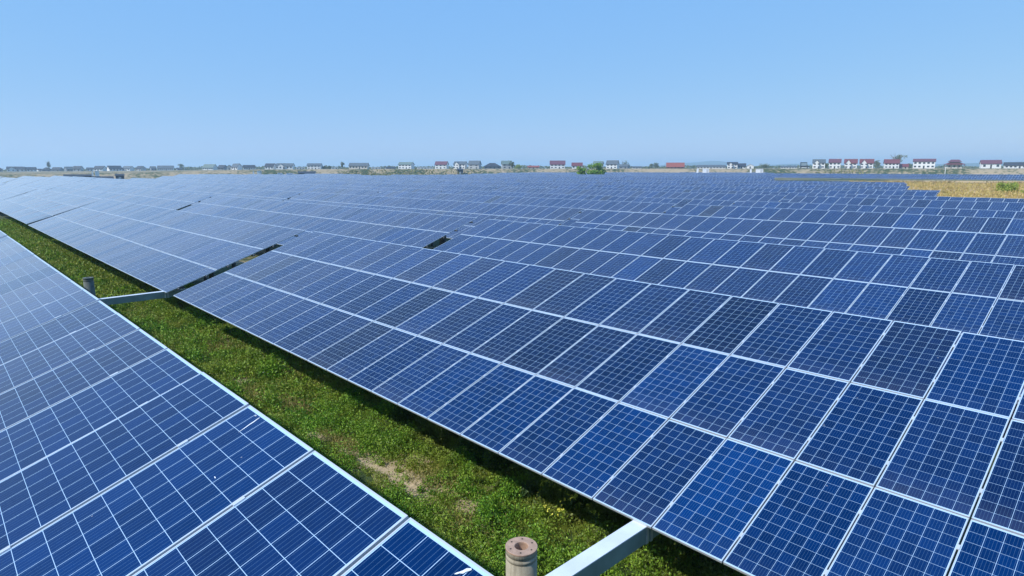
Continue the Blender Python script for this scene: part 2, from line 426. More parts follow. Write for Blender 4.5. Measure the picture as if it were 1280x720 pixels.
# ------------------------------------------------------------------ beams and free-standing piles in the aisle
def beam(x, label):
    mb = MB(); a, b_ = -1.2, 9.6; zt = G-4.71; w2, h = .105, .24
    ins = MB()
    # box girder with slightly rounded top edges
    prof = [(-w2, zt-h), (w2, zt-h), (w2, zt-.012), (w2-.012, zt), (-w2+.012, zt), (-w2, zt-.012)]
    vs = [(x+p[0], a, p[1]) for p in prof] + [(x+p[0], b_, p[1]) for p in prof]
    n = len(prof); mb.add(vs, [(i, (i+1) % n, n+(i+1) % n, n+i) for i in range(n)] + [tuple(range(n-1, -1, -1)), tuple(range(n, 2*n))])
    t = empty('steel_beam', (x, 3, 0)); mb.v = [(v[0]-x, v[1]-3, v[2]) for v in mb.v]; mb.obj('girder', M_GIRD_SHADE, t)
    fl = MB(); fl.box((-w2-.004, a-3, zt+.0015), (w2+.004, b_-3, zt+.013)); fl.obj('lit_top_plate', M_BEAM_LIT, t)  # added plate, paler than the sides to paint in the lit top
    for yy in (3.52, 3.62): fl = MB(); fl.box((-w2-.012, yy, zt-h-.01), (w2+.012, yy+.05, zt+.02)); fl.obj('bracket', M_GALV, t)
    for yy in (a+.4, b_-.3):
        p = MB(); p.tube((0, yy-3, -.3), (0, yy-3, zt-h-.002), .15, n=16); p.obj('post', M_CONC, t)
    tag(t, label, 'beam', 'beams crossing the grass aisle')
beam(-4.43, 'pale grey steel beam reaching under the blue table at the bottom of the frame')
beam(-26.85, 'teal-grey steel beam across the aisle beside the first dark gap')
M_PLATE = simple('rusty_plate', (.44, .29, .205), .7, .1, .2, 12, .1)
M_PCONC = NB('pile_concrete')
_p = M_PCONC.objc(); _n = M_PCONC.noise(_p, 6, 6, .65)
_mp = M_PCONC.n('ShaderNodeMapping'); _mp.inputs['Scale'].default_value = (9, 9, .8); M_PCONC.t.links.new(_p, _mp.inputs[0])
_st = M_PCONC.noise(_mp.outputs[0], 1.5, 4)
_c = M_PCONC.mix(M_PCONC.ramp(_n, .3, .7), (.30, .265, .19), (.46, .41, .31)); _c = M_PCONC.mix(M_PCONC.ramp(_st, .55, .7), _c, (.22, .19, .14))
M_PCONC.put(M_PCONC.p.inputs['Base Color'], _c); M_PCONC.p.inputs['Roughness'].default_value = .9; M_PCONC.bump(_n, .35, .01); M_PCONC = M_PCONC.mat
M_HOLE = simple('bolt_hole', (.03, .025, .02), .9)
M_DPILE = simple('weathered_pile', (.12, .14, .13), .8, 0, .25, 5, .3)
def pile(x, y, top, label, mat, plate, name='concrete_pile'):
    t = empty(name, (x, y, 0)); r = .198
    mb = MB(); mb.lathe([(r, -.4), (r, top-.17), (r-.006, top-.165), (r-.006, top-.15), (r, top-.145), (r, top-.105), (r-.008, top-.10), (r-.008, top-.082), (r+.001, top-.077), (r+.001, top-.022)], 48)
    mb.obj('shaft', mat, t, True)
    pm = MB(); pm.lathe([(r+.003, top-.022), (r+.005, top-.018), (r+.005, top-.003), (r+.001, top), (.092, top), (.086, top-.004), (.084, top-.02), (.084, top-.5)], 48)
    o = pm.obj('end_plate', plate, t)
    hm = MB(); hm.lathe([(.0, top-.5), (.0839, top-.5)], 24); hm.obj('bore', M_HOLE, t)
    for i in range(6):
        a = R(60*i+12); b = MB(); b.tube((.15*math.cos(a), .15*math.sin(a), top-.01), (.15*math.cos(a), .15*math.sin(a), top+.0015), .0125, n=12)
        b.obj('bolt_hole', M_HOLE, t)
    tag(t, label, 'pile', 'free-standing piles in the aisle')
pile(-5.11, 4.96, G-4.655, 'beige concrete pile with drilled end plate standing near the bottom edge', M_PCONC, M_PLATE)
pile(-32.3, 4.96, G-4.655, 'dark weathered pile in the grass near the upper left of the aisle', M_DPILE, M_DPILE)

# ------------------------------------------------------------------ vegetation in the aisle
def leaf_mat(name, cols, trans=.25, rough=.6):
    b = NB(name); g = b.n('ShaderNodeNewGeometry'); cr = b.n('ShaderNodeValToRGB'); b.t.links.new(g.outputs['Random Per Island'], cr.inputs[0])
    e = cr.color_ramp.elements; e[0].color = (*cols[0], 1); e[1].color = (*cols[-1], 1)
    for i, c in enumerate(cols[1:-1]): x = e.new((i+1)/(len(cols)-1)); x.color = (*c, 1)
    big = b.noise(g.outputs['Position'], .8, 3)
    col = b.mix(b.ramp(big, .38, .66), cr.outputs[0], b.mix(.55, cr.outputs[0], (.32, .33, .045)))
    b.put(b.p.inputs['Base Color'], col); b.p.inputs['Roughness'].default_value = rough
    tr = b.n('ShaderNodeBsdfTranslucent'); b.put(tr.inputs[0], col); mx = b.n('ShaderNodeMixShader'); mx.inputs[0].default_value = trans
    b.t.links.new(b.p.outputs[0], mx.inputs[1]); b.t.links.new(tr.outputs[0], mx.inputs[2]); b.t.links.new(mx.outputs[0], b.out.inputs[0]); return b.mat
def leaf_cloud(name, P, size, mat, aspect=2.2, upness=.4, rng=RNG):
    """P: n x 3 leaf centres; each leaf a folded rhomb of four points"""
    n = len(P); size = np.broadcast_to(np.asarray(size, float), (n,))
    d = rng.normal(size=(n, 3)); d[:, 2] = np.abs(d[:, 2])*upness*2.2; d /= np.linalg.norm(d, axis=1)[:, None]
    s = np.cross(d, rng.normal(size=(n, 3))); s /= np.linalg.norm(s, axis=1)[:, None]
    L = (size*aspect/2)[:, None]; W = (size/2)[:, None]
    V = np.stack([P-d*L, P+s*W, P+d*L, P-s*W], 1).reshape(-1, 3)
    me = bpy.data.meshes.new(name); me.vertices.add(4*n); me.vertices.foreach_set('co', V.astype(np.float32).ravel())
    me.loops.add(4*n); me.loops.foreach_set('vertex_index', np.arange(4*n, dtype=np.int32))
    me.polygons.add(n); me.polygons.foreach_set('loop_start', np.arange(0, 4*n, 4, dtype=np.int32)); me.polygons.foreach_set('loop_total', np.full(n, 4, np.int32))
    me.materials.append(mat); me.update(calc_edges=True); return me
BARE = [(-10.45, 6.65, .92, .42), (-11.3, 6.5, .6, .30), (-8.5, 6.8, .45, .26), (-9.6, 6.5, .5, .26), (-10.75, 7.2, .34, .24), (-9.1, 6.85, .3, .16), (-12.2, 6.35, .3, .16), (-13.4, 6.2, .35, .16)]
def vnoise(x, y, s, seed):
    r = np.random.default_rng(seed); g = r.random((256, 256)); X = x*s+500; Y = y*s+500
    xi, yi = np.floor(X).astype(int), np.floor(Y).astype(int); fx_, fy_ = X-xi, Y-yi; fx_ = fx_*fx_*(3-2*fx_); fy_ = fy_*fy_*(3-2*fy_)
    a, b_, c_, d_ = g[xi % 256, yi % 256], g[(xi+1) % 256, yi % 256], g[xi % 256, (yi+1) % 256], g[(xi+1) % 256, (yi+1) % 256]
    return a*(1-fx_)*(1-fy_)+b_*fx_*(1-fy_)+c_*(1-fx_)*fy_+d_*fx_*fy_
def keep_mask(x, y):
    m = np.ones(len(x), bool)
    for bx, by, rx, ry in BARE:
        wob = .35+1.2*vnoise(x, y, 3.6, 5)
        m &= (((x-bx)/rx)**2+((y-by)/ry)**2 > wob) | (RNG.random(len(x)) < .025)
    return m
GREENS = [(.030, .095, .006), (.085, .23, .010), (.17, .37, .018), (.32, .52, .04)]
M_WEED = leaf_mat('weed_leaf', GREENS); M_SOIL = simple('dry_soil', (.44, .34, .21), .95, 0, .28, 6, .6); M_GRASS = leaf_mat('grass_blade', [(.05, .12, .006), (.11, .22, .012), (.20, .31, .022), (.36, .37, .07)])
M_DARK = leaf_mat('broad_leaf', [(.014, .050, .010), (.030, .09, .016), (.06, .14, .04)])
def zone(x0, x1, y0, y1, dens, size, hbase, name, mat, bush, label, asp):
    A = (x1-x0)*(y1-y0); n = int(A*dens); x = RNG.uniform(x0, x1, n); y = RNG.uniform(y0, y1, n)
    k = keep_mask(x, y) & (vnoise(x, y, 1.7, 9) + .5*vnoise(x, y, 4.3, 8) > .38 if not bush else True); x, y = x[k], y[k]
    P = np.stack([x, y, RNG.random(len(x))**1.3*hbase*(.5+vnoise(x, y, 2.2, 3))], 1); Q = [P]; S = [np.full(len(P), size)]
    me = leaf_cloud(name, P, size*RNG.uniform(.6, 1.5, len(P)), mat, asp, 1.)
    tag(link(name, me), label, 'plants', None, 'stuff')
zone(-14, -1.5, 5.2, 9.1, 5200, .011, .11, 'grass', M_GRASS, False, 'short bright green grass covering the near half of the aisle', 5)
zone(-34, -14, 4.9, 9.9, 1500, .020, .15, 'grass', M_GRASS, False, 'short green grass along the middle of the aisle', 4.5)
zone(-100, -34, 4.0, 10.3, 300, .05, .20, 'grass', M_GRASS, False, 'green grass at the far upper left of the aisle', 3.5)
zone(-30, -22, 9.6, 17, 350, .03, .2, 'grass', M_GRASS, False, 'green grass seen through the first dark gap', 4)
def bushes(x0, x1, y0, y1, n, per, size, name, mat, label, hr=(.10, .30), anywhere=False):
    pts = []; sz = []
    for i in range(n):
        bx, by = RNG.uniform(x0, x1), RNG.uniform(y0, y1)
        if anywhere: pass
        elif not keep_mask(np.array([bx]), np.array([by]))[0] and RNG.random() < .88: continue
        if not anywhere and vnoise(np.array([bx]), np.array([by]), .9, 21)[0] < .33 and RNG.random() < .8: continue
        h = RNG.uniform(*hr)*(.6+.8*vnoise(np.array([bx]), np.array([by]), .6, 22)[0]); r = h*RNG.uniform(.5, .95)
        m = int(per*RNG.uniform(.5, 1.4)); d = RNG.normal(size=(m, 3)); d /= np.linalg.norm(d, axis=1)[:, None]; d[:, 2] = np.abs(d[:, 2])
        rr = RNG.random(m)**.45; lob = 1+.35*np.sin(3*np.arctan2(d[:, 1], d[:, 0])+i)
        p = d*rr[:, None]*np.stack([r*lob, r*lob, np.full(m, h)], 1) + np.array([bx, by, .01]); pts.append(p); sz.append(size*RNG.uniform(.6, 1.4, m))
    P = np.concatenate(pts); tag(link(name, leaf_cloud(name, P, np.concatenate(sz), mat, 2.0, .6)), label, 'plants', None, 'stuff')
bushes(-14.5, -1.5, 5.2, 9.0, 400, 330, .022, 'weeds', M_WEED, 'leafy green weeds tufting the near half of the aisle', (.14, .50))
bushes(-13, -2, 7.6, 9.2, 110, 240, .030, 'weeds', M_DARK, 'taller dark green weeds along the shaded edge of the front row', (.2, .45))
bushes(-15, -2, 5.2, 8.8, 75, 1000, .022, 'weeds', M_WEED, 'tallest rounded bright green weeds in the near half of the aisle', (.38, .62))
bushes(-34, -15, 5., 8.8, 80, 500, .034, 'weeds', M_WEED, 'rounded bright green weeds in the middle of the aisle', (.35, .6))
bushes(-12.2, -8.0, 6.3, 7.1, 34, 150, .02, 'weeds', M_WEED, 'small separate weed tufts on the bare soil patch', (.10, .24), True)
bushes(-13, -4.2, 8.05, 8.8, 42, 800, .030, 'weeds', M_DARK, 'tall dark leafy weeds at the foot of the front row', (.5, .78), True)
bushes(-34, -14.5, 4.9, 9.8, 620, 120, .036, 'weeds', M_WEED, 'leafy green weeds along the middle of the aisle', (.12, .45))
bushes(-100, -34, 4.0, 10, 800, 40, .085, 'weeds', M_WEED, 'green weeds at the far upper left of the aisle', (.15, .42))

M_DRYG = leaf_mat('dry_grass_blade', [(.20, .17, .05), (.36, .29, .10), (.50, .40, .17)], .2)
P = []
for bx, by, rx, ry, n in [(-23.7, 7.2, 2.2, .55, 2600), (-19.4, 7.8, 1.7, .45, 2200), (-15.6, 6.6, .9, .35, 1600), (-12.6, 6.4, .9, .3, 1600), (-9.8, 6.9, 1.2, .5, 1600), (-8.0, 6.4, .7, .35, 1400), (-17, 6.2, 1.2, .3, 1600), (-30, 6.4, 2.5, .5, 1800)]:
    q = RNG.normal(size=(n, 2))*.5; P.append(np.stack([bx+q[:, 0]*rx, by+q[:, 1]*ry, .04+RNG.random(n)*.16], 1))
tag(link('dry_grass', leaf_cloud('dry_grass', np.concatenate(P), .013, M_DRYG, 6, 1.)), 'dry yellow-brown grass patches in the aisle', 'plants', None, 'stuff')
M_STEM = simple('green_stem', (.07, .12, .03), .7); M_YEL = simple('yellow_petal', (.62, .60, .06), .6, 0, .15)
def flower_plant(x, y, h, n, label, sd):
    rg = random.Random(sd); t = empty('flowering_weed', (x, y, 0)); st = MB(); tips = []
    for i in range(n):
        a = rg.uniform(0, 6.28); l = rg.uniform(.05, .3); p0 = Vector((rg.gauss(0, .03), rg.gauss(0, .03), 0)); p1 = Vector((l*math.cos(a)*.5, l*math.sin(a)*.5, h*rg.uniform(.4, .6))); p2 = Vector((l*math.cos(a), l*math.sin(a), h*rg.uniform(.75, 1.1)))
        st.tube(p0, p1, .005, .004, 5); st.tube(p1, p2, .004, .002, 5); tips.append(p2)
        b = p1+Vector((rg.gauss(0, .06), rg.gauss(0, .06), h*.3)); st.tube(p1, b, .003, .002, 5); tips.append(b)
    st.obj('stem', M_STEM, t)
    fl = MB()
    for p in tips:
        for j in range(rg.randint(4, 8)):
            c = p+Vector((rg.gauss(0, .014), rg.gauss(0, .014), rg.gauss(0, .014))); s = .015
            u = Vector((rg.gauss(0, 1), rg.gauss(0, 1), rg.gauss(0, .4))).normalized()*s; v = u.orthogonal().normalized()*s
            fl.add([c-u, c+v, c+u, c-v], [(0, 1, 2, 3)])
    fl.obj('blossom', M_YEL, t)
    P = np.concatenate([np.array([[rg.gauss(0, .10), rg.gauss(0, .10), rg.uniform(.02, h*.6)]]) for _ in range(160)])
    link('foliage', leaf_cloud('foliage', P, .022, M_WEED, 2.4), t)
    tag(t, label, 'plant', 'yellow flowering weeds')
for i, (x, y, h, n, lab) in enumerate([(-7.55, 8.15, .48, 6, 'leftmost yellow flowering weed at the shaded edge of the front row'), (-7.05, 8.0, .50, 8, 'fullest yellow flowering weed, in the middle of its cluster'),
        (-6.95, 8.5, .60, 6, 'tallest yellow flowering weed, furthest under the blue panels'), (-6.85, 7.6, .42, 5, 'short yellow flowering weed at the front of its cluster'), (-6.3, 7.95, .42, 4, 'sparse yellow flowering weed nearest the pale steel beam')]):
    flower_plant(x, y, h, n, lab, i+50)

# bird droppings on the foreground modules
M_DROP = simple('white_dropping', (.72, .76, .78), .8)
def on_fore(px, py):
    d = fw*F + rt2*(px-640) + up2*(360-py); n = Vector((0, -math.sin(TH), math.cos(TH))); o = Vector((0, 0, G))
    return o + d*(n.dot(Vector((0, fy, fz))-o)/n.dot(d)), n
for (a, c, wd) in (((298, 541), (325, 522), .006), ((568, 718), (590, 712), .009), ((318, 520), (321, 520), .003), ((268, 596), (269.5, 598), .003)):
    P0, n = on_fore(*a); P1, _ = on_fore(*c); u = P1-P0; sd_ = n.cross(u).normalized()*wd; m = MB(); rg = random.Random(a[0]); ring = []
    for i in range(16):
        t = 2*math.pi*i/16; q = (P0+P1)/2 + u*.5*math.cos(t) + sd_*math.sin(t)*rg.uniform(.5, 1.2)*(1+.5*math.cos(t)); ring.append(q)
    m.add([q+n*.0005 for q in ring]+[q+n*.003 for q in ring], [tuple(range(16, 32))]+[(i, (i+1) % 16, 16+(i+1) % 16, 16+i) for i in range(16)])
    tab = FORE; m.v = [tuple(Vector(v)-tab.location) for v in m.v]; m.obj('dropping', M_DROP, tab)

# ------------------------------------------------------------------ trees and bushes beyond
M_BUSHG = leaf_mat('bush_leaf', [(.10, .25, .015), (.19, .40, .025), (.30, .52, .05)], .3)
M_BUSHY = leaf_mat('yellow_bush_leaf', [(.16, .26, .02), (.30, .40, .04), (.42, .48, .07)], .3)
M_TREEG = leaf_mat('hazy_tree_leaf', [(.05, .075, .03), (.08, .10, .045), (.11, .13, .06)], .2)
M_BARK = simple('bark', (.13, .10, .075), .9)
def tree(name, x, y, z, h, wd, label, cat, mat, n=1500, leaf=.3, crown0=.15, bare=False, group=None, sd=0):
    rg = np.random.default_rng(sd); t = empty(name, (x, y, z)); tr = MB()
    tr.tube((0, 0, -.2), (0, 0, h*.5), h*.025, h*.016, 8)
    tips = []
    for i in range(9):
        a = rg.uniform(0, 6.28); z0 = h*rg.uniform(.2, .5); p1 = Vector((wd*.32*math.cos(a)*rg.uniform(.4, 1), wd*.32*math.sin(a)*rg.uniform(.4, 1), h*rg.uniform(.55, .9)))
        tr.tube((0, 0, z0), p1, h*.012, h*.004, 6); tips.append(p1)
        if bare:
            for _ in range(5):
                e = p1+Vector((rg.normal(0, wd*.13), rg.normal(0, wd*.13), abs(rg.normal(0, h*.12)))); tr.tube(p1*.8, e, h*.006, h*.002, 5)
    tr.obj('trunk', M_BARK, t)
    P = []
    cl = [(rg.normal(0, wd*.15), rg.normal(0, wd*.15), h*rg.uniform(crown0+.12, .86), rg.uniform(.14, .26)*wd) for _ in range(16)] + [(0, 0, h*.5, wd*.3)]
    for cx_, cy_, cz_, r_ in cl:
        m = n//len(cl); d = rg.normal(size=(m, 3)); d /= np.linalg.norm(d, axis=1)[:, None]
        P.append(d*(rg.random(m)**.4*r_)[:, None]*np.array([1, 1, h/wd*.55 if h > wd else .8]) + np.array([cx_, cy_, cz_]))
    P = np.concatenate(P); P[:, 2] = np.clip(P[:, 2], h*.03, h*1.02)
    link('crown', leaf_cloud('crown', P, leaf*rg.uniform(.6, 1.4, len(P)), mat, 1.6, .5, rg), t)
    tag(t, label, cat, group); return t
def zr(y, D): return G + (210.7-y)*D/F      # world height seen at picture row y at distance D
x, y = at(726, 300); tree('round_bush', x, y, 0, zr(205.6, 300), 6.4, 'smaller green bush rising above the panels, left of its taller twin', 'bush', M_BUSHG, 1800, .42, .0, group='bushes in the array', sd=1)
x, y = at(743, 296); tree('round_bush', x, y, 0, zr(202.6, 296), 9.0, 'larger bright green bush rising above the panels, right of its smaller twin', 'bush', M_BUSHG, 3000, .42, .0, group='bushes in the array', sd=2)
x, y = at(1253, 162); tree('sand_bush', x, y, 0, 3.2, 5.2, 'yellow-green bush on the bare sand at the right', 'bush', M_BUSHY, 1600, .26, .0, sd=3)
x, y = at(1275, 150); tree('sand_bush', x, y, 0, 1.8, 3.4, 'thin low bush on the sand at the right edge', 'bush', M_BUSHY, 260, .2, .0, sd=4)
x, y = at(1112, 640); tree('hazy_tree', x, y, elev(x, y), 15, 15, 'tall thin grey-green tree behind the red-roofed houses', 'tree', M_TREEG, 1500, .5, .2, True, sd=5)
TR = [(410, 720, 4, 7, 'low dark tree right of the white house with grey roof'), (416, 730, 3.4, 6, 'lower dark bush beside the low dark tree'), (432, 760, 9, 6, 'small lone tree left of the wide grey-roofed house'), (641, 640, 8, 5, 'dark tree beside the grey house at the picture centre'), (649, 650, 4, 9, 'pale yellow-green bush right of the picture centre'),
      (811, 800, 6, 9, 'grey rounded tree left of the long red barn'), (817, 810, 7, 11, 'wider grey rounded tree left of the long red barn'), (1025, 660, 6, 7, 'hazy tree between the grey-roofed and first red-roofed villa'), (1088, 700, 9, 12, 'hazy tree behind the last red-roofed villa of the row'), (1128, 690, 5, 8, 'hazy tree left of the wide dark red roof'),
      (950, 720, 5, 12, 'low hazy tree right of the white gabled houses'), (72, 900, 14, 7, 'tall faint tree above the houses at far left'), (778, 760, 9, 14, 'faint wide tree right of the grey-roofed centre house'), (235, 900, 9, 9, 'faint tree at the right end of the long pale building')]
for i, (px, D, h, wd, lab) in enumerate(TR):
    x, y = at(px, D); tree('distant_tree', x, y, elev(x, y), h, wd, lab, 'tree', M_TREEG if px != 649 else M_BUSHY, 500, .6, .1, h > 8, 'trees among the far houses', 20+i)
# unbroken low scrub line between and behind the houses
P = []
for px in np.arange(-120, 1420, 1.3):
    D = 960+RNG.normal(0, 25); hh = (2.0 if px > 340 else 1.6)+2.8*vnoise(np.array([px]), np.array([0.]), .045, 31)[0]**1.5+RNG.normal(0, .4); xx, yy = at(px, D)
    for _ in range(16): P.append((xx+RNG.normal(0, 4), yy+RNG.normal(0, 4), elev(xx, yy)+abs(RNG.random()*hh)))
tag(link('distant_scrub', leaf_cloud('distant_scrub', np.array(P), 1.6, M_TREEG, 1.5, .6)), 'low hazy line of scrub behind the far houses', 'scrub', None, 'stuff')
P = []
for px in list(np.arange(428, 600, .5)) + list(np.arange(1010, 1075, .8)):
    for _ in range(5):
        D = RNG.uniform(440, 490); xx, yy = at_r(px, D); P.append((xx+RNG.normal(0, 2), yy+RNG.normal(0, 2), elev(xx, yy)+RNG.random()*1.6))
M_REED = leaf_mat('dry_reed', [(.10, .11, .035), (.18, .17, .06), (.26, .22, .10)], .2)
tag(link('bank_reeds', leaf_cloud('bank_reeds', np.array(P), .8, M_REED, 2.4, 1.)), 'dry reeds growing along the far bank', 'reeds', None, 'stuff')
P = []
while len(P) < 26000:
    yy = RNG.uniform(84, 330); xx = RNG.uniform(-.34*yy, 8); a_ = -xx/yy
    if yy < 112 and a_ > .19: continue
    if yy < 150 and a_ > .27: continue
    if vnoise(np.array([xx]), np.array([yy]), .08, 41)[0] < .30: continue
    for _ in range(4): P.append((xx+RNG.normal(0, .5), yy+RNG.normal(0, .5), RNG.random()*.8))
M_GOLD = leaf_mat('golden_reed', [(.30, .19, .06), (.52, .35, .12), (.66, .47, .19)], .2)
tag(link('golden_reeds', leaf_cloud('golden_reeds', np.array(P), .22, M_GOLD, 3.5, 1.6)), 'golden dry reeds covering the open clearing at the right', 'reeds', None, 'stuff')
# hills
def hill(px0, px1, D, top, sd):
    n = 50; vs = []; fs = []; rg = np.random.default_rng(sd)
    ph = rg.uniform(0, 6, 4)
    for i in range(n+1):
        t = i/n; px = px0+(px1-px0)*t; H = (math.sin(math.pi*t)**.7)*(top*(1+.12*math.sin(5*t+ph[0])+.07*math.sin(13*t+ph[1])))
        for j, (dd, f) in enumerate(((0, -.3), (250, .55), (600, 1.), (1100, .5), (1500, -.3))):
            xx, yy = at(px, D+dd); vs.append((xx, yy, 4 + (H*f if f > 0 else -8)))
    for i in range(n):
        for j in range(4): a = i*5+j; fs.append((a, a+5, a+6, a+1))
    me = bpy.data.meshes.new('hills'); me.from_pydata(vs, [], fs); me.materials.append(M_HILL); me.polygons.foreach_set('use_smooth', [True]*len(fs)); me.update(); tag(link('hills', me), kind='structure')
M_HILL = simple('far_woodland', (.045, .075, .04), .9)
hill(810, 935, 4600, 62, 1); hill(925, 1060, 4400, 38, 2); hill(1085, 1500, 3600, 40, 3); hill(1230, 1600, 3300, 46, 4)

# ------------------------------------------------------------------ far houses on the bank
M_GLASS = simple('dark_window_glass', (.03, .04, .055), .15)
for i, (bx, by, rx, ry) in enumerate(BARE):
    pts = []
    for a in range(40):
        t = 2*math.pi*a/40; f = 1.15+.22*math.sin(3*t+i)+.13*math.sin(7*t+2*i)+.08*math.sin(12*t+i*i)
        pts.append((bx+rx*f*math.cos(t), by+ry*f*math.sin(t)))
    sheet('bare_soil', pts, .004+.003*i, M_SOIL)
WALLS = {'white': simple('white_render', (.74, .74, .72), .8), 'grey': simple('grey_render', (.42, .43, .42), .85), 'cream': simple('cream_render', (.60, .56, .48), .8), 'brown': simple('brown_render', (.30, .20, .15), .85), 'dim': simple('weathered_wall', (.22, .24, .26), .85)}
ROOFS = {'dark': simple('dark_tiles', (.030, .036, .05), .7), 'grey': simple('grey_tiles', (.09, .11, .125), .7), 'red': simple('red_tiles', (.15, .038, .045), .65), 'maroon': simple('maroon_tiles', (.13, .045, .065), .65), 'rust': simple('rust_tiles', (.26, .07, .05), .7), 'green': simple('green_grey_tiles', (.13, .18, .16), .7), 'pale': simple('pale_sheet', (.55, .60, .63), .5)}
def house(px0, px1, D, ytop, roof, wall, label, style='gable', yaw=0., nwin=4, storeys=2, roofshare=.34, depth=8.):
    pxm = (px0+px1)/2; x, y = at(pxm, D); a = az_of_px(pxm); gz = elev(x, y); k = D/F
    W = (px1-px0)*k*(.90 if px0 > 330 else .78); roofshare += .0 if px0 > 330 else .08; yaw = yaw if px0 > 330 else yaw*1.6-.12; H = max(2.6, zr(ytop, D)-gz); hr = H*roofshare; hw = H-hr
    # local +x runs to the picture's right, +y away from the camera
    t = empty('house', (x, y, gz), a-math.pi/2+yaw); w2, d2 = W/2, depth/2
    wl, rf = WALLS[wall], ROOFS[roof]
    mb = MB(); mb.box((-w2, -d2, -1), (w2, d2, hw))
    if style in ('gable', 'wing'):
        mb.add([(-w2, -d2, hw), (-w2, d2, hw), (-w2, 0, H-.15), (w2, -d2, hw), (w2, d2, hw), (w2, 0, H-.15)], [(0, 1, 2), (3, 5, 4), (0, 2, 5, 3), (1, 4, 5, 2)])
    elif style == 'front':
        mb.add([(-w2, -d2, hw), (w2, -d2, hw), (0, -d2, H-.15), (-w2, d2, hw), (w2, d2, hw), (0, d2, H-.15)], [(0, 1, 2), (3, 5, 4), (0, 2, 5, 3), (1, 4, 5, 2)])
    if style == 'wing':
        ww = W*.42; xc = -w2+ww/2+.1*W
        mb.box((xc-ww/2, -d2-2.2, -1), (xc+ww/2, -d2-.01, hw*.96)); zt = hw*.96
        mb.add([(xc-ww/2, -d2-2.2, zt), (xc+ww/2, -d2-2.2, zt), (xc, -d2-2.2, H*.93), (xc-ww/2, -.5, zt), (xc+ww/2, -.5, zt), (xc, -.5, H*.93)], [(0, 1, 2), (3, 5, 4), (0, 2, 5, 3), (1, 4, 5, 2)])
    mb.obj('wall', wl, t)
    rb = MB(); ov = .5; th = .28
    def slab(p):  # quad thickened upward
        q = [Vector(v) for v in p]; nrm = (q[1]-q[0]).cross(q[2]-q[1]).normalized()
        if nrm.z < 0: nrm = -nrm
        rb.add(q+[v+nrm*th for v in q], [(0, 1, 2, 3), (4, 5, 6, 7), (0, 1, 5, 4), (1, 2, 6, 5), (2, 3, 7, 6), (3, 0, 4, 7)])
    if style in ('gable', 'wing'):
        sl_ = (H-hw)/d2
        slab([(-w2-ov, -d2-ov, hw-ov*sl_+.02), (w2+ov, -d2-ov, hw-ov*sl_+.02), (w2+ov, 0, H), (-w2-ov, 0, H)])
        slab([(-w2-ov, d2+ov, hw-ov*sl_+.02), (w2+ov, d2+ov, hw-ov*sl_+.02), (w2+ov, 0, H), (-w2-ov, 0, H)])
        if style == 'wing':
            s3 = (H*.93-zt)/(ww/2)
            for sg in (-1, 1): slab([(xc+sg*(ww/2+.3), -d2-2.6, zt-.3*s3+.03), (xc, -d2-2.6, H*.93+.03), (xc, -.3, H*.93+.03), (xc+sg*(ww/2+.3), -.3, zt-.3*s3+.03)])
    elif style == 'front':
        s3 = (H-hw)/w2
        for sg in (-1, 1): slab([(sg*(w2+ov), -d2-ov, hw-ov*s3+.02), (0, -d2-ov, H), (0, d2+ov, H), (sg*(w2+ov), d2+ov, hw-ov*s3+.02)])
    elif style == 'hip':
        r2 = max(.5, w2-d2)*.6; e = [(-w2-ov-.4, -d2-ov-.4, hw), (w2+ov+.4, -d2-ov-.4, hw), (w2+ov+.4, d2+ov+.4, hw), (-w2-ov-.4, d2+ov+.4, hw), (-r2, 0, H), (r2, 0, H)]
        rb.add(e, [(0, 1, 5, 4), (1, 2, 5), (2, 3, 4, 5), (3, 0, 4), (3, 2, 1, 0)])
    elif style == 'flat':
        rb.box((-w2-ov, -d2-ov, hw), (w2+ov, d2+ov, hw+max(.3, hr*.5)))
    r_ = rb.obj('roof', rf, t)
    if storeys == 2 and style != 'flat' and int(px0) % 3 == 0:
        c = MB(); c.box((w2*.4, .3, hw), (w2*.4+.7, 1., H+.6)); c.obj('chimney', wl, r_)
    sh = hw/storeys
    for s_ in range(storeys):
        for i in range(nwin):
            cx_ = -w2+W*(i+.5)/nwin; ww_ = min(1.8, W/nwin*.55); z0 = s_*sh+sh*.32; z1 = s_*sh+sh*.78; front = -d2
            if style == 'wing' and abs(cx_-xc) < ww/2+.3: front = -d2-2.2
            if s_ == 0 and i == nwin//2:
                m = MB(); m.box((cx_-.6, front-.06, -.05), (cx_+.6, front+.05, sh*.8)); m.obj('door', ROOFS['dark'] if wall != 'dim' else M_GLASS, t); continue
            m = MB(); m.box((cx_-ww_/2, front-.05, z0), (cx_+ww_/2, front+.05, z1)); wn = m.obj('window', M_GLASS, t)
    tag(t, label, 'house', 'far houses on the bank'); return t
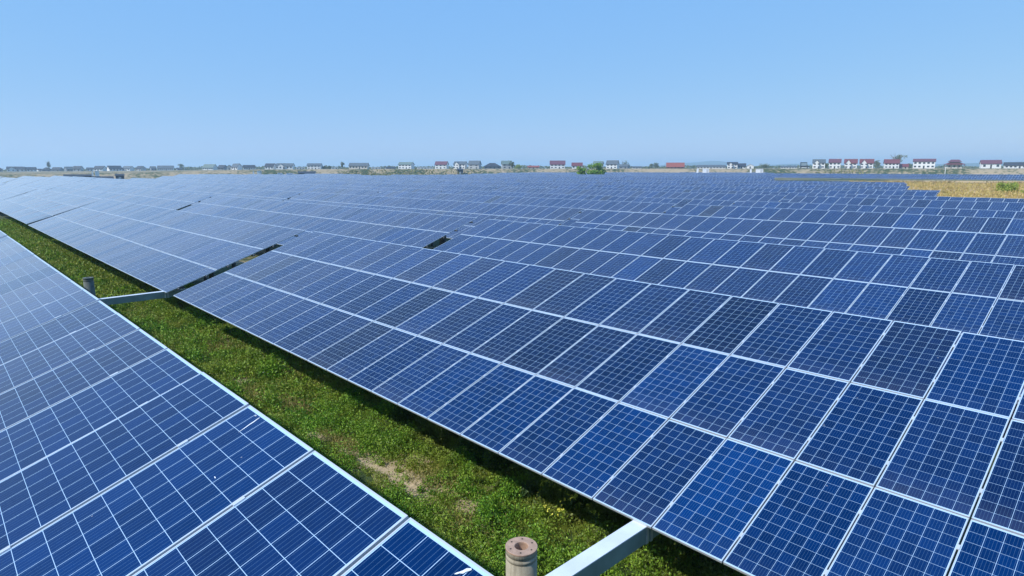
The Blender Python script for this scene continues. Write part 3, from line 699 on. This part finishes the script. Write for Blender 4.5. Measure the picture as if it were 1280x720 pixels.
HS = [
 (0, 14, 860, 208.2, 'dark', 'dim', 'dark hip-roofed house at the far left edge', 'hip', .1, 3, 1, .5),
 (20, 42, 870, 208.8, 'dark', 'white', 'wide dark-roofed house with white gable, second from the left edge', 'wing', 0, 4, 1, .45),
 (43, 56, 880, 209.4, 'dark', 'white', 'low dark-roofed house with white openings left of the tall faint tree', 'gable', .2, 3, 1, .45),
 (63, 75, 900, 209.6, 'dark', 'dim', 'small dark house directly under the tall faint tree', 'hip', 0, 2, 1, .5),
 (76, 88, 880, 209.6, 'dark', 'dim', 'small dark gabled house right of the tall faint tree', 'gable', -.3, 2, 1, .5),
 (91, 101, 850, 208.9, 'grey', 'dim', 'grey left half of the paired dark houses near the left', 'gable', .3, 2, 1, .45),
 (102, 113, 845, 208.2, 'dark', 'grey', 'taller right half of the paired dark houses near the left', 'gable', -.25, 2, 1, .45),
 (118, 126, 870, 210.0, 'dark', 'white', 'tiny low white house left of the white cabins', 'gable', 0, 2, 1, .4),
 (127, 142, 840, 208.1, 'dark', 'white', 'dark-roofed house with bright white front behind the white cabins', 'gable', -.35, 3, 1, .45),
 (143, 161, 830, 207.8, 'dark', 'white', 'dark-roofed house with low white front right of the white cabins', 'gable', .3, 4, 1, .5),
 (162, 176, 840, 208.3, 'grey', 'white', 'grey-roofed house with square white front and dark end', 'gable', -.4, 3, 1, .4),
 (179, 190, 850, 208.2, 'dark', 'grey', 'narrow dark-ended house left of the long pale building', 'gable', -.5, 2, 1, .45),
 (196, 203, 880, 208.6, 'grey', 'dim', 'narrow grey house at the left end of the long pale building', 'gable', .2, 2, 1, .4),
 (204, 226, 850, 207.8, 'grey', 'white', 'long pale building with a row of white openings', 'gable', 0, 8, 1, .45),
 (237, 250, 1000, 210.6, 'pale', 'white', 'very low faint white building between two house groups', 'flat', 0, 3, 1, .3),
 (260, 279, 760, 206.2, 'green', 'white', 'green-grey-roofed house with dark right end, left of the pink gable', 'gable', -.35, 5, 1, .5),
 (280, 290, 780, 207.2, 'dark', 'dim', 'small dark-roofed house left of the pale gable', 'gable', -.3, 2, 1, .5),
 (290, 297, 760, 207.2, 'grey', 'cream', 'narrow house with pale pinkish gable front', 'front', 0, 1, 1, .4),
 (297, 308, 755, 205.4, 'grey', 'white', 'taller grey-roofed house right of the pale pinkish gable', 'gable', -.4, 3, 1, .45),
 (309, 326, 770, 207.2, 'dark', 'white', 'low dark-roofed house with a row of white openings', 'gable', .1, 5, 1, .45),
 (338, 350, 720, 204.4, 'dark', 'white', 'dark-roofed house left of the wide house with two white bays', 'gable', -.45, 3, 1, .5),
 (351, 373, 715, 204.3, 'grey', 'white', 'wide grey-roofed house with two white bays and dark right end', 'wing', -.3, 5, 1, .42),
 (389, 407, 715, 204.4, 'grey', 'white', 'white house with grey roof left of the low dark tree', 'gable', -.25, 4, 2, .36),
 (418, 427, 800, 209.0, 'pale', 'white', 'tiny low white shed left of the lone small tree', 'flat', 0, 2, 1, .3),
 (440, 465, 700, 203.9, 'grey', 'cream', 'wide grey-roofed house with cream front and dark right end', 'gable', -.3, 6, 1, .46),
 (467, 480, 820, 208.8, 'pale', 'white', 'low white sheds right of the wide grey-roofed house', 'flat', 0, 3, 1, .3),
 (501, 520, 690, 203.0, 'green', 'white', 'white house with blue-grey roof, alone between low sheds', 'gable', -.45, 4, 2, .36),
 (523, 544, 830, 208.7, 'pale', 'white', 'long low white shed left of the house with the purple-red roof', 'flat', 0, 5, 1, .3),
 (546, 562, 680, 202.2, 'maroon', 'white', 'white house with purple-red roof, leftmost coloured roof in view', 'gable', -.3, 3, 2, .42),
 (569, 585, 670, 202.3, 'grey', 'white', 'grey-roofed house with white bay and dark right side', 'wing', -.35, 4, 2, .36),
 (587, 602, 665, 201.4, 'grey', 'grey', 'boxy grey house with tall grey roof left of the wide hip roof', 'gable', -.3, 2, 2, .45),
 (605, 627, 670, 204.0, 'dark', 'dim', 'wide low house with dark pointed hip roof', 'hip', 0, 4, 1, .62),
 (627, 640, 655, 201.5, 'green', 'grey', 'plain grey house beside the dark tree at the picture centre', 'gable', .1, 2, 2, .4),
 (659, 674, 640, 207.6, 'rust', 'cream', 'low rust-red-roofed shed right of the pale yellow-green bush', 'gable', 0, 3, 1, .5),
 (686, 706, 640, 201.4, 'maroon', 'white', 'tall maroon-roofed house on a long white base', 'gable', 0, 4, 2, .45),
 (713, 727, 640, 203.8, 'red', 'white', 'small red-roofed white house left of the two green bushes', 'gable', 0, 3, 1, .5),
 (740, 752, 640, 202.1, 'green', 'grey', 'green-grey-roofed house behind the larger green bush', 'gable', -.2, 3, 2, .35),
 (756, 771, 635, 201.2, 'grey', 'white', 'white house with tall grey roof right of the green bushes', 'gable', -.25, 3, 2, .45),
 (772, 784, 720, 206.0, 'grey', 'dim', 'low grey house with pointed dark end', 'gable', -.3, 2, 1, .5),
 (829, 852, 620, 204.0, 'rust', 'brown', 'long barn with dark red roof', 'gable', 0, 5, 1, .7),
 (866, 903, 680, 206.8, 'grey', 'white', 'very long low grey-roofed shed behind the white cabin', 'gable', 0, 9, 1, .5),
 (904, 917, 600, 203.4, 'dark', 'white', 'white house with dark roof and white gable bay', 'wing', 0, 3, 2, .3),
 (917, 927, 605, 205.0, 'dark', 'white', 'low dark-roofed annexe right of the white gable bay', 'gable', 0, 3, 1, .55),
 (928, 937, 620, 205.8, 'pale', 'white', 'small white gabled house right of the dark-roofed annexe', 'front', 0, 1, 1, .4),
 (1009, 1024, 560, 200.2, 'grey', 'white', 'white villa with grey roof, first of the four villas', 'wing', 0, 3, 2, .36),
 (1029, 1043, 560, 199.8, 'maroon', 'white', 'white villa with flat red front roof, second of the four villas', 'gable', 0, 3, 2, .36),
 (1048, 1063, 560, 199.9, 'red', 'white', 'white villa with red roof and left bay, third of the four villas', 'wing', 0, 3, 2, .42),
 (1067, 1083, 560, 199.9, 'red', 'white', 'white villa with red roof, last of the four villas', 'wing', 0, 3, 2, .42),
 (1097, 1114, 560, 200.2, 'red', 'white', 'white villa with red roof in front of the tall thin tree', 'gable', .1, 4, 2, .42),
 (1114, 1126, 560, 205.8, 'red', 'cream', 'low red-roofed annexe right of the tall thin tree', 'gable', 0, 2, 1, .6),
 (1133, 1158, 560, 199.8, 'maroon', 'white', 'wide white house with dark upper gallery and maroon roof', 'gable', 0, 5, 2, .26),
 (1216, 1238, 560, 201.2, 'maroon', 'white', 'white house with maroon roof and large grey doors', 'gable', .15, 3, 1, .42),
 (1246, 1274, 565, 204.0, 'dark', 'white', 'long low white house with dark roof near the right edge', 'gable', .1, 6, 1, .5),
 (57, 62, 900, 211.4, 'dark', 'white', 'tiny white outbuilding just left of the tall faint tree', 'gable', .2, 1, 1, .4),
 (228, 235, 880, 210.6, 'dark', 'dim', 'tiny dark outbuilding right of the long pale building', 'gable', .2, 1, 1, .5),
 (375, 386, 800, 208.6, 'pale', 'white', 'low white shed right of the wide house with two white bays', 'flat', 0, 3, 1, .3),
 (484, 497, 820, 208.9, 'dark', 'dim', 'low dark shed left of the lone white house with blue-grey roof', 'gable', .2, 3, 1, .5),
 (787, 799, 760, 208.2, 'grey', 'white', 'low white shed left of the rounded grey trees', 'gable', .1, 3, 1, .5),
 (970, 990, 700, 208.0, 'grey', 'white', 'long low white shed left of the dark lorry', 'gable', 0, 6, 1, .4),
]
for h in HS: house(*(h if h[0] > 330 else (h[0], h[1], h[2], h[3]-.9)+h[4:]))
# two-tier pavilion
def pavilion(px, D):
    x, y = at(px, D); t = empty('pavilion', (x, y, elev(x, y)), az_of_px(px)-math.pi/2)
    def hip(mb, w, d, z0, z1, r): mb.add([(-w, -d, z0), (w, -d, z0), (w, d, z0), (-w, d, z0), (-r, 0, z1), (r, 0, z1)], [(0, 1, 5, 4), (1, 2, 5), (2, 3, 4, 5), (3, 0, 4), (3, 2, 1, 0)])
    m = MB(); m.box((-5.5, -4, -1), (5.5, 4, 3.3)); m.obj('wall', WALLS['cream'], t)
    m = MB(); hip(m, 8.2, 6, 3.3, 5.2, 4); r = m.obj('roof', ROOFS['red'], t)
    m = MB(); m.box((-4, -2.6, 4.2), (3.6, 2.6, 5.6)); m.obj('upper_wall', WALLS['brown'], t)
    m = MB(); hip(m, 5.2, 3.8, 5.6, 7.6, 3.); m.obj('upper_roof', ROOFS['maroon'], t)
    for cx_ in (-7, -2.4, 2.4, 7):
        m = MB(); m.tube((cx_, -5, -.5), (cx_, -5, 3.35), .22, n=8); m.obj('column', WALLS['brown'], t)
    for cx_ in (-3.5, 0, 3.5): m = MB(); m.box((cx_-.7, -4.06, 0.9), (cx_+.7, -3.95, 2.6)); m.obj('window', M_GLASS, t)
    tag(t, 'dark red two-tier hip-roofed pavilion with brown columns', 'pavilion')
pavilion(1183, 560)

# white equipment cabins on stilts among the far tables
M_CAB = simple('white_cabin_paint', (.80, .81, .82), .5, 0, .05)
def cabin(px0, px1, y0, y1, D, label):
    pxm = (px0+px1)/2; x, y = at(pxm, D); k = D/F; W = (px1-px0)*k; zt, zb_ = zr(y0, D), zr(y1, D)
    t = empty('equipment_cabin', (x, y, 0), az_of_px(pxm)-math.pi/2)
    m = MB(); m.box((-W/2, -1.2, zb_), (W/2, 1.2, zt)); m.obj('body', M_CAB, t)
    m = MB(); m.box((-W/2-.12, -1.35, zt), (W/2+.12, 1.35, zt+.12)); m.obj('roof', M_CAB, t)
    m = MB(); m.box((-W/2-.3, -1.5, zb_-.2), (W/2+.3, 1.5, zb_-.002)); m.obj('platform', M_CONC, t)
    for sx in (-1, 1):
        for sy in (-1, 1): m = MB(); m.tube((sx*(W/2-.1), sy*1., -.3), (sx*(W/2-.1), sy*1., zb_-.2), .14, n=8); m.obj('leg', M_CONC, t)
    if W > 2: m = MB(); m.box((W*.1, -1.26, zb_+.1), (W*.4, -1.18, zb_+(zt-zb_)*.85)); m.obj('door', M_BACK, t)
    tag(t, label, 'cabin', 'white equipment cabins')
for c_ in [(874.5, 882, 211.2, 216, 395, 'square white cabin in front of the long low shed'), (867, 869.3, 211, 216, 395, 'narrow white cabinet left of the square white cabin'),
           (940, 948.5, 211.6, 216.2, 380, 'square white cabin right of the centre-right pair'), (932.6, 934.6, 211.6, 216.2, 380, 'narrow white cabinet left of the rightmost cabin'),
           (352, 357.5, 216.1, 219.8, 300, 'white cabin left of the small dark box, below the two-bay house'), (363, 371, 216.4, 219.8, 300, 'white cabin right of the small dark box, below the two-bay house'),
           (327, 332, 213.2, 217.2, 400, 'square white cabin at left of the bank, upper pair'), (321.6, 323.2, 213.2, 217.2, 400, 'thin white cabinet beside the upper left cabin'),
           (128, 132, 213.2, 219.2, 300, 'right white cabin standing above the pale panels at left'), (123.5, 125.2, 214.2, 219.2, 300, 'thin left white cabinet above the pale panels at left')]:
    cabin(*c_)
M_DKSH = simple('dark_sheet', (.035, .045, .06), .7)
def shed(px0, px1, y0, D, label):
    pxm = (px0+px1)/2; x, y = at(pxm, D); W = (px1-px0)*D/F; zt = zr(y0, D); gz = elev(x, y)
    t = empty('shed', (x, y, gz), az_of_px(pxm)-math.pi/2); h = zt-gz
    m = MB(); m.box((-W/2, -2, -.5), (W/2, 2, h*.75)); m.obj('wall', M_DKSH, t)
    m = MB(); m.add([(-W/2-.4, -2.5, h*.75), (W/2+.4, -2.5, h*.75), (W/2+.4, 2.5, h*.75), (-W/2-.4, 2.5, h*.75), (-W/2-.2, 0, h), (W/2+.2, 0, h)], [(0, 1, 5, 4), (2, 3, 4, 5), (1, 2, 5), (3, 0, 4), (3, 2, 1, 0)]); m.obj('roof', M_DKSH, t)
    m = MB(); m.box((-.6, -2.06, 0), (.6, -1.95, min(2.1, h*.6))); m.obj('door', M_GALV, t)
    tag(t, label, 'shed', 'low dark sheds')
shed(126, 147, 219.6, 255, 'long dark shed among the pale panels at left'); shed(92, 120, 217.2, 345, 'long thin dark shed left of the white cabins'); shed(378, 398, 213.8, 430, 'long dark shed in front of the bank below the white house'); shed(573, 580, 210.6, 480, 'small dark shed on the bank below the grey-roofed bay house'); shed(153, 162, 216.6, 345, 'short dark shed right of the white cabins at left')

# dark lorry on the bank road and a white pole on the sand
M_LORRY = simple('dark_lorry_paint', (.03, .035, .045), .4); M_TYRE = simple('tyre_rubber', (.02, .02, .02), .8)
def lorry(px, D):
    x, y = at(px, D); t = empty('lorry', (x, y, elev(x, y)), az_of_px(px)-math.pi/2+.15)
    m = MB()
    m.box((-2.4, -1.1, 1.0), (2.3, 1.1, 2.2)); m.box((-2.4, -1.1, 2.2), (-2.15, 1.1, 4.6)); m.box((2.05, -1.1, 2.2), (2.3, 1.1, 4.6)); m.box((-2.4, -1.1, 4.6), (2.3, 1.1, 4.95)); m.box((2.3, -1.0, .9), (4.3, 1.0, 1.9))
    m.obj('body', M_LORRY, t)
    m = MB(); m.box((-2.14, -.9, 2.2), (2.04, .9, 4.58)); m.obj('window', simple('pale_glass', (.25, .32, .36), .2), t)
    m = MB(); m.box((-3.3, -1.15, .55), (3.9, 1.15, .98)); m.obj('chassis', WALLS['white'], t)
    for cx_ in (-2.2, 2.6):
        for sy in (-1, 1): m = MB(); m.tube((cx_, sy*1.2-.15, .5), (cx_, sy*1.2+.15, .5), .5, n=16); m.obj('wheel', M_TYRE, t)
    tag(t, 'dark boxy lorry with pale windscreen parked left of the four villas', 'lorry')
lorry(998, 505)
def pole(px, D, ytop, label):
    x, y = at(px, D); t = empty('white_pole', (x, y, elev(x, y))); h = zr(ytop, D)-elev(x, y)
    m = MB(); m.tube((0, 0, -.2), (0, 0, h), 0.15, .12, 10); m.obj('mast', WALLS['white'], t)
    m = MB(); m.tube((-.6, 0, h-.3), (.6, 0, h-.3), .08, n=6); m.obj('crossarm', WALLS['white'], t)
    tag(t, label, 'pole')
pole(1172.6, 330, 209, 'short white pole at the sand field below the pavilion')
